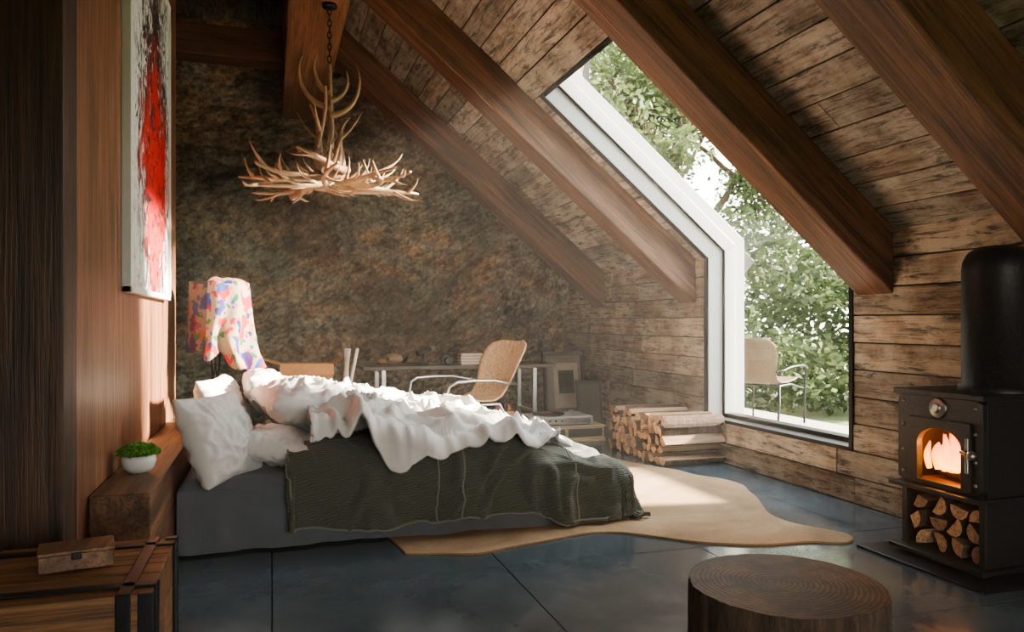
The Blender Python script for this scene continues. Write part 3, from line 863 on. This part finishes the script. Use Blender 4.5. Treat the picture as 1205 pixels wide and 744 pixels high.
# ---------------------------------------------------------------- stove
st=bpy.data.objects.new('wood_stove',None); bpy.context.collection.objects.link(st)
X0,X1,Y0,Y1=2.90,3.34,2.50,2.95
m=MB()
m.box((2.84,Y0-.03,.03),(X1+.02,Y1+.03,.05),0)
for x in (2.88,3.28):
    for y in (Y0,Y1-.04): m.box((x,y,.012),(x+.04,y+.04,.03),0)
m.box((X0,Y0,.05),(X1,Y0+.015,.33),0); m.box((X0,Y1-.015,.05),(X1,Y1,.33),0); m.box((X1-.015,Y0,.05),(X1,Y1,.33),0)
m.box((X0-.008,Y0,.05),(X0,Y0+.03,.33),0); m.box((X0-.008,Y1-.03,.05),(X0,Y1,.33),0)
m.box((2.83,Y0-.02,.33),(X1+.01,Y1+.02,.35),0)
m.box((X0,Y0-.005,.35),(X1,Y0+.02,.765),0); m.box((X0,Y1-.02,.35),(X1,Y1+.005,.765),0); m.box((X1-.02,Y0,.35),(X1,Y1,.765),0)
m.box((2.86,Y0-.02,.765),(X1+.01,Y1+.02,.79),0)
def arch(hw,zb,zs,cy,n=24):
    pts=[]
    for i in range(n+1):
        a=math.pi*i/n; pts.append((cy+hw*math.cos(a),zs+hw*.62*math.sin(a)))
    for i in range(1,6): pts.append((cy-hw,zs-(zs-zb)*i/6))
    for i in range(0,9): pts.append((cy-hw+2*hw*i/8,zb))
    for i in range(1,6): pts.append((cy+hw,zb+(zs-zb)*i/6))
    return pts
def plate(m,inner,ry0,ry1,rz0,rz1,xa,xb,mat=0):
    cy=sum(p[0] for p in inner)/len(inner); cz=(min(p[1] for p in inner)+max(p[1] for p in inner))/2
    outer=[]
    for y,z in inner:
        dy,dz=y-cy,z-cz; t=1e9
        if dy>1e-9: t=min(t,(ry1-cy)/dy)
        if dy<-1e-9: t=min(t,(ry0-cy)/dy)
        if dz>1e-9: t=min(t,(rz1-cz)/dz)
        if dz<-1e-9: t=min(t,(rz0-cz)/dz)
        outer.append((cy+dy*t,cz+dz*t))
    n=len(inner)
    vs=[(xa,*p) for p in inner]+[(xa,*p) for p in outer]+[(xb,*p) for p in inner]+[(xb,*p) for p in outer]
    fs=[]
    for i in range(n):
        j=(i+1)%n
        fs+= [(i,j,n+j,n+i),(2*n+i,2*n+j,3*n+j,3*n+i),(i,j,2*n+j,2*n+i),(n+i,n+j,3*n+j,3*n+i)]
    m.add(vs,fs,mat,.5)
cy=2.71
plate(m,arch(.125,.375,.55,cy),Y0-.005,Y1+.005,.352,.765,2.875,2.90)
plate(m,arch(.118,.38,.55,cy),cy-.165,cy+.165,.358,.665,2.858,2.875)
G=Matrix.Translation((2.875,2.72,.715))@Matrix.Rotation(-math.pi/2,4,'Y')
m.lathe([(0,.022),(.02,.022),(.022,.014),(.044,.012),(.046,.0)],28,(0,0,0),1,M=G)
for yy in (Y0+.03,Y1-.03,):
    for zz in (.40,.50,.62,.73):
        m.ball((2.874,yy,zz),.009,1,6)
m.tube([(2.86,cy-.15,.54),(2.82,cy-.155,.545),(2.80,cy-.20,.54)],.008,8,1); m.ball((2.80,cy-.225,.54),.02,1,8)
m.tube([(2.86,cy-.15,.45),(2.86,cy-.15,.60)],.010,8,1)
m.box((2.835,cy-.05,.338),(2.86,cy+.05,.352),1)
m.build('body',[iron,plain('worn_steel',(.28,.27,.26),.35,.9)],bevel=.003,parent=st)
m=MB()
m.lathe([(.165,.79),(.165,.815),(.15,.82),(.15,1.34),(.145,1.38),(.125,1.42),(.085,1.447),(.0,1.455)],40,(3.16,2.66,0),0)
m.build('flue_drum',[iron],parent=st)
m=MB()
m.box((X1-.03,Y0+.02,.36),(X1-.02,Y1-.02,.76),0); m.box((X0,Y0+.02,.35),(X1,Y1-.02,.362),0)
m.build('firebrick',[plain('firebrick_lining',(.20,.10,.05),.9)],parent=st)
m=MB()
for (a,b,r) in (((3.0,2.56,.40),(3.05,2.86,.41),.035),((3.10,2.58,.405),(3.12,2.88,.40),.035),((3.04,2.60,.455),(3.10,2.84,.47),.03)):
    m.tube([a,b],r,10,0)
m.build('burning_logs',[bark],parent=st)
def flame_m():
    m=bpy.data.materials.new('flame'); m.use_nodes=True; nt=m.node_tree; nt.nodes.clear()
    o=nd(nt,'ShaderNodeOutputMaterial'); e=nd(nt,'ShaderNodeEmission'); t=nd(nt,'ShaderNodeBsdfTransparent'); ms=nd(nt,'ShaderNodeMixShader')
    oc=nd(nt,'ShaderNodeTexCoord').outputs['Object']; n=noi(nt,mapn(nt,oc,(14,14,6)),1,4,.6,1.2)
    sp=nd(nt,'ShaderNodeSeparateXYZ'); nt.links.new(oc,sp.inputs[0])
    h=mth(nt,'MULTIPLY',sp.outputs[2],4.2)
    nt.links.new(ramp(nt,mth(nt,'ADD',h,mth(nt,'MULTIPLY',mth(nt,'SUBTRACT',n,.5),1.0)),[(.1,(1,.34,.03)),(.45,(1,.14,.006)),(.9,(.8,.04,.002))]),e.inputs[0]); e.inputs[1].default_value=8
    lw=nd(nt,'ShaderNodeLayerWeight'); lw.inputs[0].default_value=.35
    f=mth(nt,'MULTIPLY',mth(nt,'SUBTRACT',1.0,lw.outputs['Facing']),ramp(nt,n,[(.35,.15),(.6,1)]))
    nt.links.new(f,ms.inputs[0]); nt.links.new(t.outputs[0],ms.inputs[1]); nt.links.new(e.outputs[0],ms.inputs[2]); nt.links.new(ms.outputs[0],o.inputs[0])
    return m
m=MB()
for k in range(30):
    y=2.60+.0085*k+random.uniform(-.012,.012); x=random.uniform(2.95,3.14); h=random.uniform(.10,.25)*(1-.7*abs(k-15)/22); w=random.uniform(.014,.028)
    ph=random.uniform(0,6)
    pts=[(x+.008*math.sin(ph+t*5),y+.016*math.sin(ph+t*5),.42+h*t) for t in [i/10 for i in range(11)]]
    m.tube(pts,[w*(math.sin(math.pi*min(1,(.25+t*.75)))**.8)+.001 for t in [i/10 for i in range(11)]],10,0)
m.build('flames',[flame_m()],parent=st,origin=(3.05,2.7,.42))
m=MB(); z=.05+.043
for k in range(3):
    for i in range(4):
        splitlog(m,2.92+random.uniform(0,.02),3.30,Y0+.065+i*.1+(k%2)*.02-.005,z,.045,random.choice((0,1,0,1)),random.uniform(0,6.28))
    z+=.080
m.build('stored_logs',[log_end,log_side,bark],parent=st)
m=MB(); m.box((2.74,2.38,0),(3.375,3.08,.012),0); m.build('hearth_plate',[metal_dark],bevel=.002)

# ---------------------------------------------------------------- log stool
m=MB()
c=V((1.283,1.694,0)); R=.250; n=96
def rr(a,z):
    d=V((math.cos(a),math.sin(a),0))
    return R*(1+.03*noise.noise(d*1.5+V((0,0,z)))+.018*noise.noise(V((d.x*9,d.y*9,z*2.5)))+.012*noise.noise(V((d.x*22,d.y*22,z*5)))+.02*(1-z/.42)**3)
vs=[];fs=[];NZ=24
for i in range(NZ+1):
    z=.42*i/NZ
    for k in range(n):
        a=2*math.pi*k/n; r=rr(a,z)*(.985 if i==NZ else 1); vs.append((c.x+r*math.cos(a),c.y+r*math.sin(a),z))
for i in range(NZ):
    for k in range(n): fs.append((i*n+k,i*n+(k+1)%n,(i+1)*n+(k+1)%n,(i+1)*n+k))
m.add(vs,fs,0,.5,True)
top=vs[-n:]
m.add([(p[0],p[1],.4205) for p in top]+[(c.x,c.y,.4205)],[(k,(k+1)%n,n) for k in range(n)],1,.5)
m.build('log_stool',[bark,stump_top],origin=c,recalc=False)

# ---------------------------------------------------------------- outdoors
m=MB(); m.box((3.8,-30,-.5),(60,60,-.35),0); m.box((-30,-40,-.5),(3.8,-1.9,-.35),0)
m.build('ground',[plain('grass_ground',(.14,.18,.08),.9,nz=.5,nsc=3)])
m=MB()
m.box((3.72,2.5,-.35),(5.6,8.5,.045),0)
m.build('terrace',[plain('pale_stone',(.30,.29,.26),.8)])
gar=bpy.data.objects.new('garden_trees',None); bpy.context.collection.objects.link(gar)
def leaf(m,p,sz,mat=0):
    u=V((random.gauss(0,1),random.gauss(0,1),random.gauss(0,.7))).normalized()*sz; w=u.orthogonal().normalized(); 
    w=(Matrix.Rotation(random.uniform(0,6.28),3,u)@w)*sz*.5
    m.add([p-u,p+w,p+u,p-w],[(0,1,2,3)],mat,random.random())
m=MB(); cnt=0
while cnt<38000:
    p=V((random.uniform(4.2,15),random.uniform(8.8,13.0),random.uniform(-.3,3.6)))
    top=2.3+1.1*noise.noise(V((p.x*.5,p.y*.4,0)))+.5*noise.noise(p*1.4)
    if p.z>top: continue
    if noise.noise(p*1.5)<-.04: continue
    leaf(m,p,random.uniform(.045,.095)); cnt+=1
m.build('hedge',[leafC],recalc=False,parent=gar)
def tree(name,root,h,seed,spread,nl):
    random.seed(seed); m=MB(); tips=[]
    def br(p,d,L,r,dep):
        pts=[p];q=p;dd=d.copy()
        for i in range(5):
            dd=(dd+V((random.uniform(-.25,.25),random.uniform(-.25,.25),random.uniform(-.12,.15)))).normalized(); q=q+dd*L/5; pts.append(q)
        m.tube(pts,[r*(1-.1*i) for i in range(6)],6,1,caps=False)
        if dep==0: tips.extend(pts[2:]); return
        for k in range(random.choice((3,3,4))):
            s=pts[random.choice((2,3,4,5))]; nd_=(dd+V((random.uniform(-1,1),random.uniform(-1,1),random.uniform(-.35,.6)))*spread).normalized()
            br(s,nd_,L*.68,r*.55,dep-1)
    br(V(root),V((0,0,1)),h,.16,4)
    for i in range(nl):
        t=random.choice(tips); leaf(m,t+V((random.gauss(0,.16),random.gauss(0,.16),random.gauss(0,.14))),random.uniform(.035,.07))
    return m.build(name,[leafA,bark],recalc=False,parent=gar)
tree('tree_left',(6.3,10.3,-.4),3.4,3,1.0,22000)
tree('tree_right',(9.6,9.2,-.4),3.0,11,1.0,16000)
random.seed(5)

# ---------------------------------------------------------------- light
w=bpy.data.worlds.new('sky'); bpy.context.scene.world=w; w.use_nodes=True
nt=w.node_tree; bg=nt.nodes['Background']
tc=nd(nt,'ShaderNodeTexCoord'); sp=nd(nt,'ShaderNodeSeparateXYZ'); nt.links.new(tc.outputs['Generated'],sp.inputs[0])
nt.links.new(ramp(nt,sp.outputs[2],[(0,(1,.96,.84)),(.35,(.97,.98,.90)),(1,(.80,.88,.94))]),bg.inputs[0]); bg.inputs[1].default_value=9.5
s=bpy.data.lights.new('sun','SUN'); s.energy=66; s.angle=math.radians(5); s.color=(1,.87,.68)
so=bpy.data.objects.new('sun',s); bpy.context.collection.objects.link(so)
d=V((-1,.17,-.43)); so.rotation_euler=d.to_track_quat('-Z','Y').to_euler()
def portal2(c,nrm,ax,sx,sy):
    l=bpy.data.lights.new('portal','AREA'); l.shape='RECTANGLE'; l.size=sx; l.size_y=sy; l.cycles.is_portal=True
    o=bpy.data.objects.new('portal',l); bpy.context.collection.objects.link(o)
    zc=-V(nrm).normalized(); xc=V(ax).normalized(); yc=zc.cross(xc)
    R=Matrix((xc,yc,zc)).transposed().to_4x4(); o.matrix_world=Matrix.Translation(c)@R
portal2(V(((fx0+fx1)/2,YF-.25,(fz0+fz1)/2)),(0,1,0),(1,0,0),fx1-fx0+.05,fz1-fz0+.05)
q=off(.32)
portal2(V((q[0][0],(WY0+WY1)/2,(q[0][1]+q[1][1])/2)),(-1,0,0),(0,1,0),WY1-WY0+.05,q[1][1]-q[0][1]+.05)
mid=V(((q[1][0]+q[2][0])/2,(WY0+WY1)/2,(q[1][1]+q[2][1])/2)); ln=math.hypot(q[1][0]-q[2][0],q[1][1]-q[2][1])
portal2(mid,-Nn,(0,1,0),WY1-WY0+.05,ln+.05)
fl=bpy.data.lights.new('fire_light','POINT'); fl.energy=22; fl.color=(1,.36,.08); fl.shadow_soft_size=.05
fo=bpy.data.objects.new('fire_light',fl); bpy.context.collection.objects.link(fo); fo.location=(2.96,2.7,.56); fo.parent=st

# haze volume added to give the window light its glow (follows the room section)
m=MB()
m.prism([(-.64,.002),(3.37,.002),(3.37,1.62),(.52,4.0),(-.64,4.0)],YF+.02,YB-.03,0)
hm=bpy.data.materials.new('room_haze'); hm.use_nodes=True; nt=hm.node_tree; nt.nodes.clear()
o=nd(nt,'ShaderNodeOutputMaterial'); vs_=nd(nt,'ShaderNodeVolumeScatter'); vs_.inputs['Density'].default_value=.012; vs_.inputs['Anisotropy'].default_value=.35
vs_.inputs['Color'].default_value=(1,.97,.92,1)
nt.links.new(vs_.outputs[0],o.inputs['Volume'])
m.build('room_haze',[hm],parent=win)

try:
    bpy.context.scene.view_settings.look='AgX - Medium High Contrast'
except Exception: pass

# ---------------------------------------------------------------- camera
cam=bpy.data.cameras.new('camera'); co=bpy.data.objects.new('camera',cam); bpy.context.collection.objects.link(co)
co.location=(0,0,1.1); co.rotation_euler=(math.pi/2,0,-math.radians(17.42))
cam.sensor_width=36; cam.lens=900/1205*36; cam.shift_y=8/1205; cam.clip_start=.05; cam.clip_end=200
bpy.context.scene.camera=co
